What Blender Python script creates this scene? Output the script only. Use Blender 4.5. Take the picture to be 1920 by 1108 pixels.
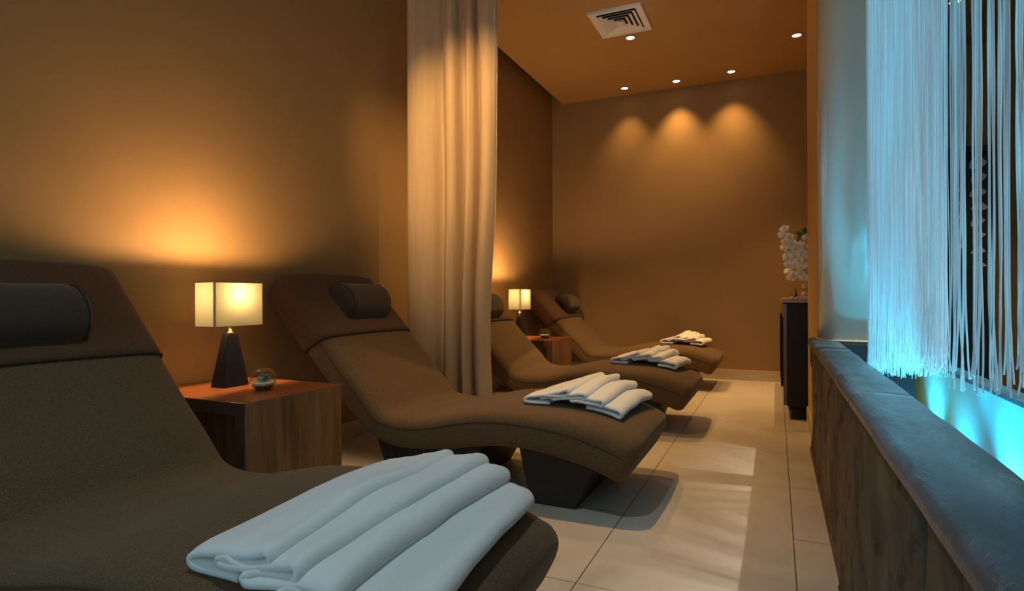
import bpy, bmesh, math, random
from mathutils import Vector, Matrix, noise

S = bpy.context.scene
for o in list(bpy.data.objects):
    bpy.data.objects.remove(o)
COL = S.collection
random.seed(7)

# ------------------------------------------------------------------ camera
cd = bpy.data.cameras.new('camera')
cam = bpy.data.objects.new('camera', cd)
COL.objects.link(cam)
S.camera = cam
cd.sensor_fit = 'HORIZONTAL'
cd.sensor_width = 36.0
cd.lens = 20.52
cd.clip_start = 0.02
R3 = ((0.9111941, 0.4119680, -0.0027924),
      (0.0027756, 0.0006391, 0.9999959),
      (-0.4119681, 0.9111981, 0.0005611))
cam.matrix_world = Matrix(((R3[0][0], R3[1][0], -R3[2][0], 0),
                           (R3[0][1], R3[1][1], -R3[2][1], 0),
                           (R3[0][2], R3[1][2], -R3[2][2], 0.857),
                           (0, 0, 0, 1)))

# ------------------------------------------------------------------ world, exposure
W = bpy.data.worlds.new('world')
S.world = W
W.use_nodes = True
W.node_tree.nodes['Background'].inputs[0].default_value = (0.44, 0.74, 0.90, 1)
W.node_tree.nodes['Background'].inputs[1].default_value = 0.72
S.view_settings.view_transform = 'Standard'
S.view_settings.look = 'None'
S.view_settings.exposure = 0.35
S.view_settings.gamma = 1.0
S.view_settings.use_curve_mapping = False
WARM = (1.0, 0.585, 0.21)
LAMPC = (1.0, 0.60, 0.29)
CYAN = (0.03, 0.62, 1.0)
P_DOWN = 110.0        # watts of a ceiling downlight
P_WASH = 60.0        # of those along the back wall
P_LAMP = 44
P_CYAN = 52.0

# ------------------------------------------------------------------ materials
def mat(name, col=(.5, .5, .5), rough=.6, metal=0.0, spec=.5, **kw):
    m = bpy.data.materials.new(name)
    m.use_nodes = True
    b = m.node_tree.nodes['Principled BSDF']
    b.inputs['Base Color'].default_value = (*col, 1)
    b.inputs['Roughness'].default_value = rough
    b.inputs['Metallic'].default_value = metal
    b.inputs['Specular IOR Level'].default_value = spec
    for k, v in kw.items():
        b.inputs[k.replace('_', ' ')].default_value = v
    return m

def nodes(m):
    nt = m.node_tree
    return nt, nt.nodes['Principled BSDF']

def N(nt, kind, **props):
    n = nt.nodes.new(kind)
    for k, v in props.items():
        if k in n.inputs:
            n.inputs[k].default_value = v
        else:
            setattr(n, k, v)
    return n

def ramp(nt, stops):
    r = nt.nodes.new('ShaderNodeValToRGB')
    el = r.color_ramp.elements
    while len(el) < len(stops):
        el.new(0.5)
    for e, (p, c) in zip(el, stops):
        e.position = p
        e.color = (*c, 1) if len(c) == 3 else c
    return r

def coords(nt, scale=(1, 1, 1), rot=(0, 0, 0)):
    tc = nt.nodes.new('ShaderNodeTexCoord')
    mp = nt.nodes.new('ShaderNodeMapping')
    mp.inputs['Scale'].default_value = scale
    mp.inputs['Rotation'].default_value = rot
    nt.links.new(tc.outputs['Object'], mp.inputs['Vector'])
    return mp.outputs['Vector']

def noisy(m, stops, scale=5, detail=6, vec=(1, 1, 1), bump=0.0, bscale=None, rough=.6, dist=0.0):
    nt, b = nodes(m)
    v = coords(nt, vec)
    t = N(nt, 'ShaderNodeTexNoise', Scale=scale, Detail=detail, Roughness=rough, Distortion=dist)
    nt.links.new(v, t.inputs['Vector'])
    r = ramp(nt, stops)
    nt.links.new(t.outputs['Fac'], r.inputs[0])
    nt.links.new(r.outputs[0], b.inputs['Base Color'])
    if bump:
        t2 = N(nt, 'ShaderNodeTexNoise', Scale=bscale or scale, Detail=detail)
        nt.links.new(v, t2.inputs['Vector'])
        bp = N(nt, 'ShaderNodeBump', Strength=bump, Distance=.01)
        nt.links.new(t2.outputs['Fac'], bp.inputs['Height'])
        nt.links.new(bp.outputs['Normal'], b.inputs['Normal'])
    return m

M = {}
M['wall'] = noisy(mat('wall_paint', rough=.55, spec=.25),
                  [(.3, (.292, .178, .072)), (.7, (.318, .194, .079))], 3, 4, bump=.05, bscale=60)
M['ceil'] = noisy(mat('ceiling_paint', rough=.8, spec=.1),
                  [(.3, (.40, .235, .092)), (.7, (.43, .255, .10))], 2, 3)
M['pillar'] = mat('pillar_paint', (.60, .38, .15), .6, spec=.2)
M['base'] = noisy(mat('skirting_stone', rough=.4), [(.3, (.45, .34, .24)), (.7, (.54, .42, .30))], 6, 5)

# marble floor tiles
def floor_mat():
    m = mat('marble_tiles', rough=.38, spec=.45)
    nt, b = nodes(m)
    L = nt.links.new
    v = coords(nt)
    n1 = N(nt, 'ShaderNodeTexNoise', Scale=1.3, Detail=8, Roughness=.62, Distortion=1.2)
    L(v, n1.inputs['Vector'])
    r1 = ramp(nt, [(.25, (.39, .335, .28)), (.5, (.50, .445, .385)), (.75, (.56, .51, .45))])
    L(n1.outputs['Fac'], r1.inputs[0])
    n2 = N(nt, 'ShaderNodeTexNoise', Scale=2.6, Detail=10, Roughness=.72, Distortion=2.4)
    L(v, n2.inputs['Vector'])
    r2 = ramp(nt, [(.485, (0, 0, 0)), (.5, (1, 1, 1)), (.515, (0, 0, 0))])
    L(n2.outputs['Fac'], r2.inputs[0])
    n3 = N(nt, 'ShaderNodeTexNoise', Scale=1.1, Detail=2)
    L(v, n3.inputs['Vector'])
    r3 = ramp(nt, [(.48, (0, 0, 0)), (.68, (.8, .8, .8))])
    L(n3.outputs['Fac'], r3.inputs[0])
    vm = N(nt, 'ShaderNodeMath', operation='MULTIPLY')
    L(r2.outputs[0], vm.inputs[0]); L(r3.outputs[0], vm.inputs[1])
    mx = N(nt, 'ShaderNodeMixRGB')
    mx.inputs[2].default_value = (.26, .17, .10, 1)
    L(vm.outputs[0], mx.inputs[0]); L(r1.outputs[0], mx.inputs[1])
    # grout: lines along Y every 0.6; across, every 0.6 except in the middle column, where every third
    sx = nt.nodes.new('ShaderNodeSeparateXYZ')
    L(v, sx.inputs[0])
    def math_(op, a, c):
        q = N(nt, 'ShaderNodeMath', operation=op)
        for i, z in enumerate((a, c)):
            if isinstance(z, (int, float)):
                q.inputs[i].default_value = z
            else:
                L(z, q.inputs[i])
        return q.outputs[0]
    def line(src, off, per, hw):
        f = math_('FLOORED_MODULO', math_('ADD', src, -off + hw), per)
        return math_('LESS_THAN', f, 2 * hw)
    hw = .0018
    gx = line(sx.outputs[0], -.546, .5995, hw)
    mid = math_('MULTIPLY', math_('GREATER_THAN', sx.outputs[0], -.546), math_('LESS_THAN', sx.outputs[0], .0535))
    ga = math_('MULTIPLY', line(sx.outputs[1], 1.665, .607, hw), math_('SUBTRACT', 1.0, mid))
    gb = math_('MULTIPLY', line(sx.outputs[1], 1.665, 1.821, hw * .7), mid)
    g = math_('MAXIMUM', gx, math_('MAXIMUM', ga, gb))
    mg = N(nt, 'ShaderNodeMixRGB')
    mg.inputs[2].default_value = (.10, .065, .04, 1)
    L(g, mg.inputs[0]); L(mx.outputs[0], mg.inputs[1])
    L(mg.outputs[0], b.inputs['Base Color'])
    ra = ramp(nt, [(.3, (.30, .30, .30)), (.7, (.45, .45, .45))])
    L(n1.outputs['Fac'], ra.inputs[0]); L(ra.outputs[0], b.inputs['Roughness'])
    return m
M['floor'] = floor_mat()

def fabric(name, c1, c2, sheen=.25):
    m = mat(name, rough=.95, spec=.1)
    nt, b = nodes(m)
    L = nt.links.new
    b.inputs['Sheen Weight'].default_value = sheen
    b.inputs['Sheen Roughness'].default_value = .5
    b.inputs['Sheen Tint'].default_value = (.9, .75, .6, 1)
    v = coords(nt)
    a = N(nt, 'ShaderNodeTexNoise', Scale=210, Detail=5, Roughness=.8)
    c = N(nt, 'ShaderNodeTexNoise', Scale=420, Detail=2, Roughness=.7)
    L(v, a.inputs['Vector']); L(v, c.inputs['Vector'])
    ad = N(nt, 'ShaderNodeMath', operation='MULTIPLY_ADD')
    ad.inputs[1].default_value = .55
    L(a.outputs['Fac'], ad.inputs[0])
    ml = N(nt, 'ShaderNodeMath', operation='MULTIPLY')
    ml.inputs[1].default_value = .45
    L(c.outputs['Fac'], ml.inputs[0]); L(ml.outputs[0], ad.inputs[2])
    r = ramp(nt, [(.40, c1), (.60, c2)])
    L(ad.outputs[0], r.inputs[0]); L(r.outputs[0], b.inputs['Base Color'])
    bp = N(nt, 'ShaderNodeBump', Strength=.35, Distance=.002)
    L(ad.outputs[0], bp.inputs['Height']); L(bp.outputs[0], b.inputs['Normal'])
    return m
M['uph'] = fabric('brown_upholstery', (.074, .044, .021), (.158, .098, .050), .15)
M['cover'] = fabric('brown_headrest_fabric', (.070, .034, .017), (.130, .068, .035), .15)
M['pillow'] = fabric('dark_brown_pillow_fabric', (.046, .030, .022), (.074, .050, .038))
M['seam'] = mat('brown_seam', (.075, .046, .024), .9, spec=.1)
M['piping'] = mat('dark_piping', (.040, .025, .014), .9, spec=.1)
M['ped'] = mat('dark_pedestal', (.030, .026, .022), .55, spec=.3)

def fleece():
    m = mat('white_fleece', (.80, .79, .77), .95, spec=.05)
    nt, b = nodes(m)
    b.inputs['Sheen Weight'].default_value = .5
    b.inputs['Sheen Roughness'].default_value = .4
    v = coords(nt)
    t = N(nt, 'ShaderNodeTexNoise', Scale=260, Detail=4, Roughness=.8)
    nt.links.new(v, t.inputs['Vector'])
    bp = N(nt, 'ShaderNodeBump', Strength=.55, Distance=.003)
    nt.links.new(t.outputs['Fac'], bp.inputs['Height'])
    nt.links.new(bp.outputs[0], b.inputs['Normal'])
    return m
M['fleece'] = fleece()

def wood(name, cols, vec, scale=3.0, rough=.3, dist=1.5):
    m = mat(name, rough=rough, spec=.5)
    nt, b = nodes(m)
    v = coords(nt, vec)
    t = N(nt, 'ShaderNodeTexNoise', Scale=scale, Detail=8, Roughness=.6, Distortion=dist)
    nt.links.new(v, t.inputs['Vector'])
    r = ramp(nt, cols)
    nt.links.new(t.outputs['Fac'], r.inputs[0])
    nt.links.new(r.outputs[0], b.inputs['Base Color'])
    return m
M['woodtop'] = wood('polished_red_wood', [(.3, (.15, .046, .014)), (.55, (.21, .068, .022)), (.75, (.26, .088, .030))], (1.2, 6, 1), 2.2, .22)
M['woodside'] = wood('brown_wood_grain', [(.32, (.092, .046, .018)), (.5, (.175, .092, .036)), (.72, (.25, .14, .058))], (1, 9, .9), 2.4, .32, 1.0)
M['woodend'] = mat('dark_wood_edge', (.055, .026, .016), .5)
M['lampbase'] = mat('black_lamp_ceramic', (.010, .011, .014), .30, spec=.5)
M['metal'] = mat('brushed_metal', (.62, .60, .56), .28, 1.0)
M['darkmetal'] = mat('dark_nickel', (.20, .18, .15), .35, 1.0)
M['black'] = mat('black_lacquer', (.016, .011, .008), .5, spec=.25)
M['blackmatt'] = mat('black_matt', (.010, .010, .010), .7, spec=.2)
M['frontwood'] = mat('sideboard_front_veneer', (.16, .085, .035), .25)
M['topstone'] = mat('sideboard_top', (.30, .22, .14), .35)

def shade_mat(name, dc, tc):
    m = bpy.data.materials.new(name)
    m.use_nodes = True
    nt = m.node_tree
    nt.nodes.clear()
    out = nt.nodes.new('ShaderNodeOutputMaterial')
    d = nt.nodes.new('ShaderNodeBsdfDiffuse')
    d.inputs[0].default_value = (*dc, 1)
    t = nt.nodes.new('ShaderNodeBsdfTranslucent')
    t.inputs[0].default_value = (*tc, 1)
    mx = nt.nodes.new('ShaderNodeMixShader')
    mx.inputs[0].default_value = .55
    nt.links.new(d.outputs[0], mx.inputs[1]); nt.links.new(t.outputs[0], mx.inputs[2])
    nt.links.new(mx.outputs[0], out.inputs[0])
    return m
M['shade'] = shade_mat('cream_lamp_shade', (.70, .62, .42), (.044, .044, .026))
M['post'] = shade_mat('shade_seam_strip', (.10, .06, .02), (.90, .62, .27))
M['trim'] = mat('shade_binding', (.42, .26, .12), .8)

def emit(name, col, s):
    m = bpy.data.materials.new(name)
    m.use_nodes = True
    b = m.node_tree.nodes['Principled BSDF']
    b.inputs['Base Color'].default_value = (.8, .8, .8, 1)
    b.inputs['Emission Color'].default_value = (*col, 1)
    b.inputs['Emission Strength'].default_value = s
    return m
M['bulb'] = emit('lit_bulb', (1, .72, .40), 30)
M['halogen'] = emit('lit_halogen', (1, .80, .55), 7)
M['led'] = emit('cyan_led', (.05, .75, 1.0), 10)

def glass(name, col=(1, 1, 1), rough=0.0):
    """thin clear sheet: see-through with a Fresnel reflection"""
    m = bpy.data.materials.new(name)
    m.use_nodes = True
    nt = m.node_tree
    nt.nodes.clear()
    out = nt.nodes.new('ShaderNodeOutputMaterial')
    a = nt.nodes.new('ShaderNodeBsdfTransparent')
    a.inputs[0].default_value = (*col, 1)
    g = nt.nodes.new('ShaderNodeBsdfGlossy')
    g.inputs['Roughness'].default_value = rough
    f = nt.nodes.new('ShaderNodeLayerWeight')
    pw = nt.nodes.new('ShaderNodeMath')
    pw.operation = 'POWER'
    pw.inputs[1].default_value = 4.0
    ma = nt.nodes.new('ShaderNodeMath')
    ma.operation = 'MULTIPLY_ADD'
    ma.inputs[1].default_value = .55
    ma.inputs[2].default_value = .04
    nt.links.new(f.outputs['Facing'], pw.inputs[0])
    nt.links.new(pw.outputs[0], ma.inputs[0])
    mx = nt.nodes.new('ShaderNodeMixShader')
    nt.links.new(ma.outputs[0], mx.inputs[0])
    nt.links.new(a.outputs[0], mx.inputs[1]); nt.links.new(g.outputs[0], mx.inputs[2])
    nt.links.new(mx.outputs[0], out.inputs[0])
    return m
M['glass'] = glass('clear_glass', (.95, .965, .95))
M['pebble'] = noisy(mat('pale_pebbles', rough=.6), [(.3, (.50, .34, .25)), (.5, (.74, .58, .46)), (.7, (.86, .76, .64))], 55, 2)
M['soil'] = noisy(mat('dark_gravel', rough=.8), [(.3, (.03, .02, .015)), (.7, (.14, .10, .07))], 70, 3)
M['succ'] = noisy(mat('succulent_leaf', rough=.45), [(.3, (.06, .13, .05)), (.7, (.17, .25, .10))], 30, 2)
M['succtip'] = mat('succulent_tip', (.28, .36, .14), .5)

def curtain_mat():
    m = bpy.data.materials.new('beige_curtain')
    m.use_nodes = True
    nt = m.node_tree
    b = nt.nodes['Principled BSDF']
    out = nt.nodes['Material Output']
    b.inputs['Roughness'].default_value = .9
    b.inputs['Specular IOR Level'].default_value = .1
    v = coords(nt, (1, 1, .05))
    t = N(nt, 'ShaderNodeTexNoise', Scale=60, Detail=3)
    nt.links.new(v, t.inputs['Vector'])
    r = ramp(nt, [(.3, (.56, .42, .27)), (.7, (.64, .49, .32))])
    nt.links.new(t.outputs['Fac'], r.inputs[0])
    nt.links.new(r.outputs[0], b.inputs['Base Color'])
    tr = nt.nodes.new('ShaderNodeBsdfTranslucent')
    tr.inputs[0].default_value = (.62, .42, .22, 1)
    mx = nt.nodes.new('ShaderNodeMixShader')
    mx.inputs[0].default_value = .35
    nt.links.new(b.outputs[0], mx.inputs[1]); nt.links.new(tr.outputs[0], mx.inputs[2])
    nt.links.new(mx.outputs[0], out.inputs[0])
    return m
M['curtain'] = curtain_mat()

def slate(name, c, bump, vec=(1, 1, 1), rough=.5, spec=.5):
    m = mat(name, rough=rough, spec=spec)
    nt, b = nodes(m)
    L = nt.links.new
    v = coords(nt, vec)
    t = N(nt, 'ShaderNodeTexNoise', Scale=3.2, Detail=9, Roughness=.62, Distortion=.8)
    L(v, t.inputs['Vector'])
    r = ramp(nt, c)
    L(t.outputs['Fac'], r.inputs[0]); L(r.outputs[0], b.inputs['Base Color'])
    t2 = N(nt, 'ShaderNodeTexNoise', Scale=5.0, Detail=10, Roughness=.66, Distortion=.4)
    L(v, t2.inputs['Vector'])
    bp = N(nt, 'ShaderNodeBump', Strength=bump, Distance=.03)
    L(t2.outputs['Fac'], bp.inputs['Height']); L(bp.outputs[0], b.inputs['Normal'])
    return m
M['slate'] = slate('brown_slate', [(.28, (.045, .031, .019)), (.5, (.125, .088, .054)), (.72, (.20, .145, .090))], .8, (1.6, 2.2, .9), .6, .3)
M['coping'] = slate('cyan_tinted_slate_coping', [(.3, (.018, .068, .105)), (.7, (.055, .165, .25))], .7, (3.0, .9, 1), .24, .8)  # dark slate with the strands' blue glow painted into its base colour
M['coplip'] = slate('dark_slate_edge', [(.3, (.035, .022, .015)), (.7, (.085, .058, .040))], .4, (2, 1.4, 2), .45, .4)
M['gap'] = mat('dark_joint', (.006, .005, .004), .9)
M['panel'] = mat('frosted_glass_panel', (.66, .68, .64), .25, spec=.5)
M['trough'] = mat('cyan_tinted_trough_panel', (.36, .60, .66), .35, spec=.4)  # white panel; the cyan light on it is mixed into this base colour
M['tank'] = mat('dark_tank', (.02, .025, .03), .4)

def strand_mat(name, c0, c1, glow):
    """side-glowing fibre strands: some glow more than others"""
    m = bpy.data.materials.new(name)
    m.use_nodes = True
    nt = m.node_tree
    b = nt.nodes['Principled BSDF']
    out = nt.nodes['Material Output']
    L = nt.links.new
    v = coords(nt, (1, 1, .02))
    t = N(nt, 'ShaderNodeTexNoise', Scale=70, Detail=2)
    L(v, t.inputs['Vector'])
    c = ramp(nt, [(.38, c0), (.62, c1)])
    L(t.outputs['Fac'], c.inputs[0]); L(c.outputs[0], b.inputs['Base Color'])
    b.inputs['Roughness'].default_value = .35
    b.inputs['Emission Strength'].default_value = glow
    e = ramp(nt, [(.36, (.16, .24, .30)), (.52, (.24, .52, .68)), (.66, (.30, .80, 1.0))])
    L(t.outputs['Fac'], e.inputs[0]); L(e.outputs[0], b.inputs['Emission Color'])
    tr = nt.nodes.new('ShaderNodeBsdfTranslucent')
    tr.inputs[0].default_value = (*c1, 1)
    mx = nt.nodes.new('ShaderNodeMixShader')
    mx.inputs[0].default_value = .3
    L(b.outputs[0], mx.inputs[1]); L(tr.outputs[0], mx.inputs[2])
    L(mx.outputs[0], out.inputs[0])
    return m
M['strand'] = strand_mat('pale_strand', (.82, .80, .82), (.60, .66, .70), .34)
M['strandblue'] = strand_mat('blue_strand', (.34, .40, .44), (.22, .34, .39), .42)
M['vent'] = mat('white_vent_enamel', (.74, .71, .67), .45)
M['ventdark'] = mat('vent_throat', (.02, .02, .02), .9)
M['ring'] = mat('downlight_ring', (.55, .42, .28), .35, .6)
M['petal'] = mat('white_petal', (.90, .86, .76), .6, spec=.2, Subsurface_Weight=.15)
M['lip'] = mat('yellow_lip', (.75, .55, .18), .6)
M['stem'] = mat('green_stem', (.07, .16, .03), .5)
M['candle'] = mat('cream_ribbed_ball', (.80, .70, .56), .5)
M['doorframe'] = mat('black_door_frame', (.012, .011, .010), .4)
M['screen'] = mat('dark_green_screen', (.010, .020, .018), .5)
M['leafpale'] = mat('pale_leaf_pattern', (.62, .64, .74), .6)

# ------------------------------------------------------------------ mesh helpers
def link(name, me, m=None, parent=None, smooth=False):
    o = bpy.data.objects.new(name, me)
    COL.objects.link(o)
    if m is not None:
        me.materials.append(m)
    if parent is not None:
        o.parent = parent
    if smooth:
        me.polygons.foreach_set('use_smooth', [True] * len(me.polygons))
    return o

def fin(name, bm, m=None, parent=None, smooth=False, recalc=True):
    if recalc:
        bmesh.ops.recalc_face_normals(bm, faces=bm.faces[:])
    me = bpy.data.meshes.new(name)
    bm.to_mesh(me)
    bm.free()
    return link(name, me, m, parent, smooth)

def box(bm, a, b, bevel=0.0, seg=2):
    x0, y0, z0 = a
    x1, y1, z1 = b
    vs = [bm.verts.new(p) for p in ((x0, y0, z0), (x1, y0, z0), (x1, y1, z0), (x0, y1, z0),
                                    (x0, y0, z1), (x1, y0, z1), (x1, y1, z1), (x0, y1, z1))]
    fs = [bm.faces.new([vs[i] for i in q]) for q in ((0, 3, 2, 1), (4, 5, 6, 7), (0, 1, 5, 4), (1, 2, 6, 5), (2, 3, 7, 6), (3, 0, 4, 7))]
    if bevel:
        es = list({e for f in fs for e in f.edges})
        bmesh.ops.bevel(bm, geom=es, offset=bevel, segments=seg, profile=.6, affect='EDGES')
    return bm

def bx(a, b, bevel=0.0, seg=2):
    return box(bmesh.new(), a, b, bevel, seg)

def prism(bm, pts, z0, z1):
    lo = [bm.verts.new((x, y, z0)) for x, y in pts]
    hi = [bm.verts.new((x, y, z1)) for x, y in pts]
    n = len(pts)
    for i in range(n):
        bm.faces.new((lo[i], lo[(i + 1) % n], hi[(i + 1) % n], hi[i]))
    bm.faces.new(hi)
    bm.faces.new(lo[::-1])
    return bm

def catmull(P, n):
    P = [Vector(p) for p in P]
    Q = [2 * P[0] - P[1]] + P + [2 * P[-1] - P[-2]]
    out = []
    segs = len(P) - 1
    for i in range(n):
        t = i / (n - 1) * segs
        k = min(int(t), segs - 1)
        u = t - k
        a, b, c, d = Q[k:k + 4]
        out.append(.5 * (2 * b + (c - a) * u + (2 * a - 5 * b + 4 * c - d) * u * u + (3 * b - a - 3 * c + d) * u ** 3))
    return out

def tube(bm, pts, r, sides=6, cap=True, taper=None):
    pts = [Vector(p) for p in pts]
    rings = []
    up = Vector((.13, .27, .95)).normalized()
    for i, p in enumerate(pts):
        d = (pts[min(i + 1, len(pts) - 1)] - pts[max(i - 1, 0)])
        if d.length < 1e-9:
            d = Vector((0, 0, 1))
        d.normalize()
        if abs(d.dot(up)) > .97:
            up = Vector((.95, .2, .1)).normalized()
        a = d.cross(up).normalized()
        b = d.cross(a)
        rr = r if taper is None else r * (1 + (taper - 1) * i / (len(pts) - 1))
        rings.append([bm.verts.new(p + rr * (math.cos(2 * math.pi * k / sides) * a + math.sin(2 * math.pi * k / sides) * b)) for k in range(sides)])
    for A, B in zip(rings, rings[1:]):
        for k in range(sides):
            bm.faces.new((A[k], A[(k + 1) % sides], B[(k + 1) % sides], B[k]))
    if cap:
        bm.faces.new(rings[0][::-1])
        bm.faces.new(rings[-1])

def loft(bm, rings, cap=True):
    R = [[bm.verts.new(p) for p in r] for r in rings]
    n = len(R[0])
    for A, B in zip(R, R[1:]):
        for k in range(n):
            bm.faces.new((A[k], A[(k + 1) % n], B[(k + 1) % n], B[k]))
    if cap:
        bm.faces.new(R[0][::-1])
        bm.faces.new(R[-1])

def lathe(bm, prof, c=(0, 0, 0), seg=32):
    rings = []
    for r, z in prof:
        if r < 1e-6:
            rings.append([bm.verts.new((c[0], c[1], c[2] + z))])
        else:
            rings.append([bm.verts.new((c[0] + r * math.cos(2 * math.pi * k / seg), c[1] + r * math.sin(2 * math.pi * k / seg), c[2] + z)) for k in range(seg)])
    for A, B in zip(rings, rings[1:]):
        for k in range(seg):
            k2 = (k + 1) % seg
            if len(A) == 1 and len(B) == 1:
                continue
            if len(A) == 1:
                bm.faces.new((A[0], B[k2], B[k]))
            elif len(B) == 1:
                bm.faces.new((A[k], A[k2], B[0]))
            else:
                bm.faces.new((A[k], A[k2], B[k2], B[k]))

def blob(bm, c, rx, ry, rz, seed=0, sub=1, rough=.15):
    t = bmesh.ops.create_icosphere(bm, subdivisions=sub, radius=1)
    rnd = random.Random(seed)
    rot = Matrix.Rotation(rnd.uniform(0, 6.28), 3, 'Z')
    for v in t['verts']:
        k = 1 + rough * noise.noise(v.co * 1.7 + Vector((seed, seed * .7, 0)))
        q = rot @ Vector((v.co.x * rx * k, v.co.y * ry * k, v.co.z * rz * k))
        v.co = q + Vector(c)

def tag(o, label, cat, group=None, kind=None):
    o['label'] = label
    o['category'] = cat
    if group:
        o['group'] = group
    if kind:
        o['kind'] = kind
    return o

def empty(name, loc, label, cat, group=None):
    o = bpy.data.objects.new(name, None)
    COL.objects.link(o)
    o.empty_display_size = .1
    o.location = loc
    return tag(o, label, cat, group)

def struct(name, bm, m, label=None, parent=None, smooth=False):
    o = fin(name, bm, m, parent, smooth)
    if parent is None:
        o['kind'] = 'structure'
        if label:
            o['label'] = label
            o['category'] = name.split('_')[0]
    return o

def dup(root, loc):
    r = root.copy()
    COL.objects.link(r)
    r.location = loc
    for ch in list(root.children):
        c = ch.copy()
        COL.objects.link(c)
        c.parent = r
        for g in list(ch.children):
            d = g.copy()
            COL.objects.link(d)
            d.parent = c
    return r

# ------------------------------------------------------------------ setting
XL, YB, ZC = -2.345, 6.327, 3.046
struct('floor', bx((-2.5, -1.6, -.05), (2.9, YB + .1, 0)), M['floor'], 'beige marble tiled floor')
struct('wall_left', bx((XL - .12, -1.6, 0), (XL, YB, 3.4)), M['wall'], 'tan painted wall behind the loungers')
struct('wall_back', bx((XL - .12, YB, 0), (2.9, YB + .12, 3.4)), M['wall'], 'tan painted end wall of the room')
struct('wall_right', bx((2.6, -1.6, 0), (2.72, YB, 3.4)), M['wall'], 'tan wall of the room beyond the strands')
struct('wall_alcove', bx((.52, 4.44, 0), (.60, YB, 3.2)), M['wall'], 'tan wall behind the black sideboard')
bm = bmesh.new()
box(bm, (-2.219, -1.6, ZC), (2.6, YB, ZC + .10))
struct('ceiling', bm, M['ceil'], 'tan dropped ceiling with a gap along the left wall')
struct('ceiling_slot', box(box(bx((XL, -1.6, 3.36), (-2.1, YB, 3.4)), (XL, -1.6, ZC), (-2.2, -1.5, 3.36)), (-2.2, -1.6, ZC + .10), (-2.1, YB, 3.36)), M['wall'])
struct('baseboard_left', bx((XL, -1.6, 0), (XL + .012, YB, .103), .002), M['base'], 'pale stone skirting along the left wall')
struct('baseboard_back', bx((XL + .012, YB - .012, 0), (.52, YB, .103), .002), M['base'], 'pale stone skirting along the end wall')

# pillar at the end of the low partition: painted wall end, curved frosted panel in front
struct('wall_pillar', prism(bmesh.new(), [(.197, 4.44), (.2035, 3.522), (.26, 3.522), (.34, 3.43), (.60, 3.43), (.60, 4.44)], 0, ZC), M['pillar'], 'tan wall end between sideboard and frosted panel')
struct('baseboard_pillar', prism(bmesh.new(), [(.186, 4.43), (.191, 3.60), (.203, 3.60), (.197, 4.43)], 0, .103), M['base'], 'pale skirting at the wall end')
pts = [(p.x, p.y) for p in catmull([(.203, 3.52, 0), (.222, 3.455, 0), (.262, 3.395, 0), (.32, 3.366, 0), (.40, 3.36, 0)], 14)]
pts += [(.50, 3.36), (.50, 3.40), (.32, 3.42), (.26, 3.45), (.225, 3.52)]
o = struct('wall_panel', prism(bmesh.new(), pts, .612, ZC), M['panel'], 'tall frosted pale panel lit blue beside the strands')
for p in o.data.polygons:
    p.use_smooth = abs(p.normal.z) < .5 and p.area < 1.2 and p.center.y < 3.515

bm = bmesh.new()
tube(bm, [(x - .004, y - .004, .624) for x, y in pts[:15]], .005, 6)
fin('sealant_bead', bm, mat('sealant', (.55, .56, .50), .5), o)

# low stone partition
par = struct('wall_partition', bx((.192, -1.2, 0), (.268, 3.62, .585)), M['gap'], 'low partition clad in rough brown stone slabs')
ys = [3.585, 2.70, 2.18, 1.575, .968, .36, -.25, -.9]
ys = [3.60, 2.72, 2.179, 1.575, .968, .36, -.25, -.9]
rnd = random.Random(3)
for a, b in zip(ys, ys[1:]):
    bm = bmesh.new()
    ny, nz = max(8, int((a - b) / .009)), 60
    y0, y1 = b + .004, a - .004
    grid = []
    sd = rnd.uniform(0, 50)
    for i in range(ny + 1):
        row = []
        for k in range(nz + 1):
            y = y0 + (y1 - y0) * i / ny
            z = .004 + .582 * k / nz
            h = .011 * noise.noise(Vector((sd, y * 3.2, z * 2.2))) + .007 * noise.noise(Vector((sd, y * 9, z * 5))) + .005 * noise.noise(Vector((sd, y * 22, z * 9)))
            h += .007 * (noise.noise(Vector((sd + 9, y * 4.5 + z * 1.5, z * 3))) > .12) + .004 * (noise.noise(Vector((sd + 4, y * 8 - z * 2, z * 5))) > .2)
            e = min(y - y0, y1 - y, .02) / .02
            x = .186 - h - .010 * e
            if z < .03:
                x += .004
            row.append(bm.verts.new((x, y, z)))
        grid.append(row)
    for i in range(ny):
        for k in range(nz):
            bm.faces.new((grid[i][k], grid[i + 1][k], grid[i + 1][k + 1], grid[i][k + 1]))
    # back and rim
    bk = {}
    rim = [grid[i][0] for i in range(ny + 1)] + [grid[ny][k] for k in range(1, nz + 1)] + [grid[i][nz] for i in range(ny - 1, -1, -1)] + [grid[0][k] for k in range(nz - 1, 0, -1)]
    back = [bm.verts.new((.193, v.co.y, v.co.z)) for v in rim]
    n = len(rim)
    for i in range(n):
        bm.faces.new((rim[i], back[i], back[(i + 1) % n], rim[(i + 1) % n]))
    fin('stone_slab', bm, M['slate'], par, True)
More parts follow.
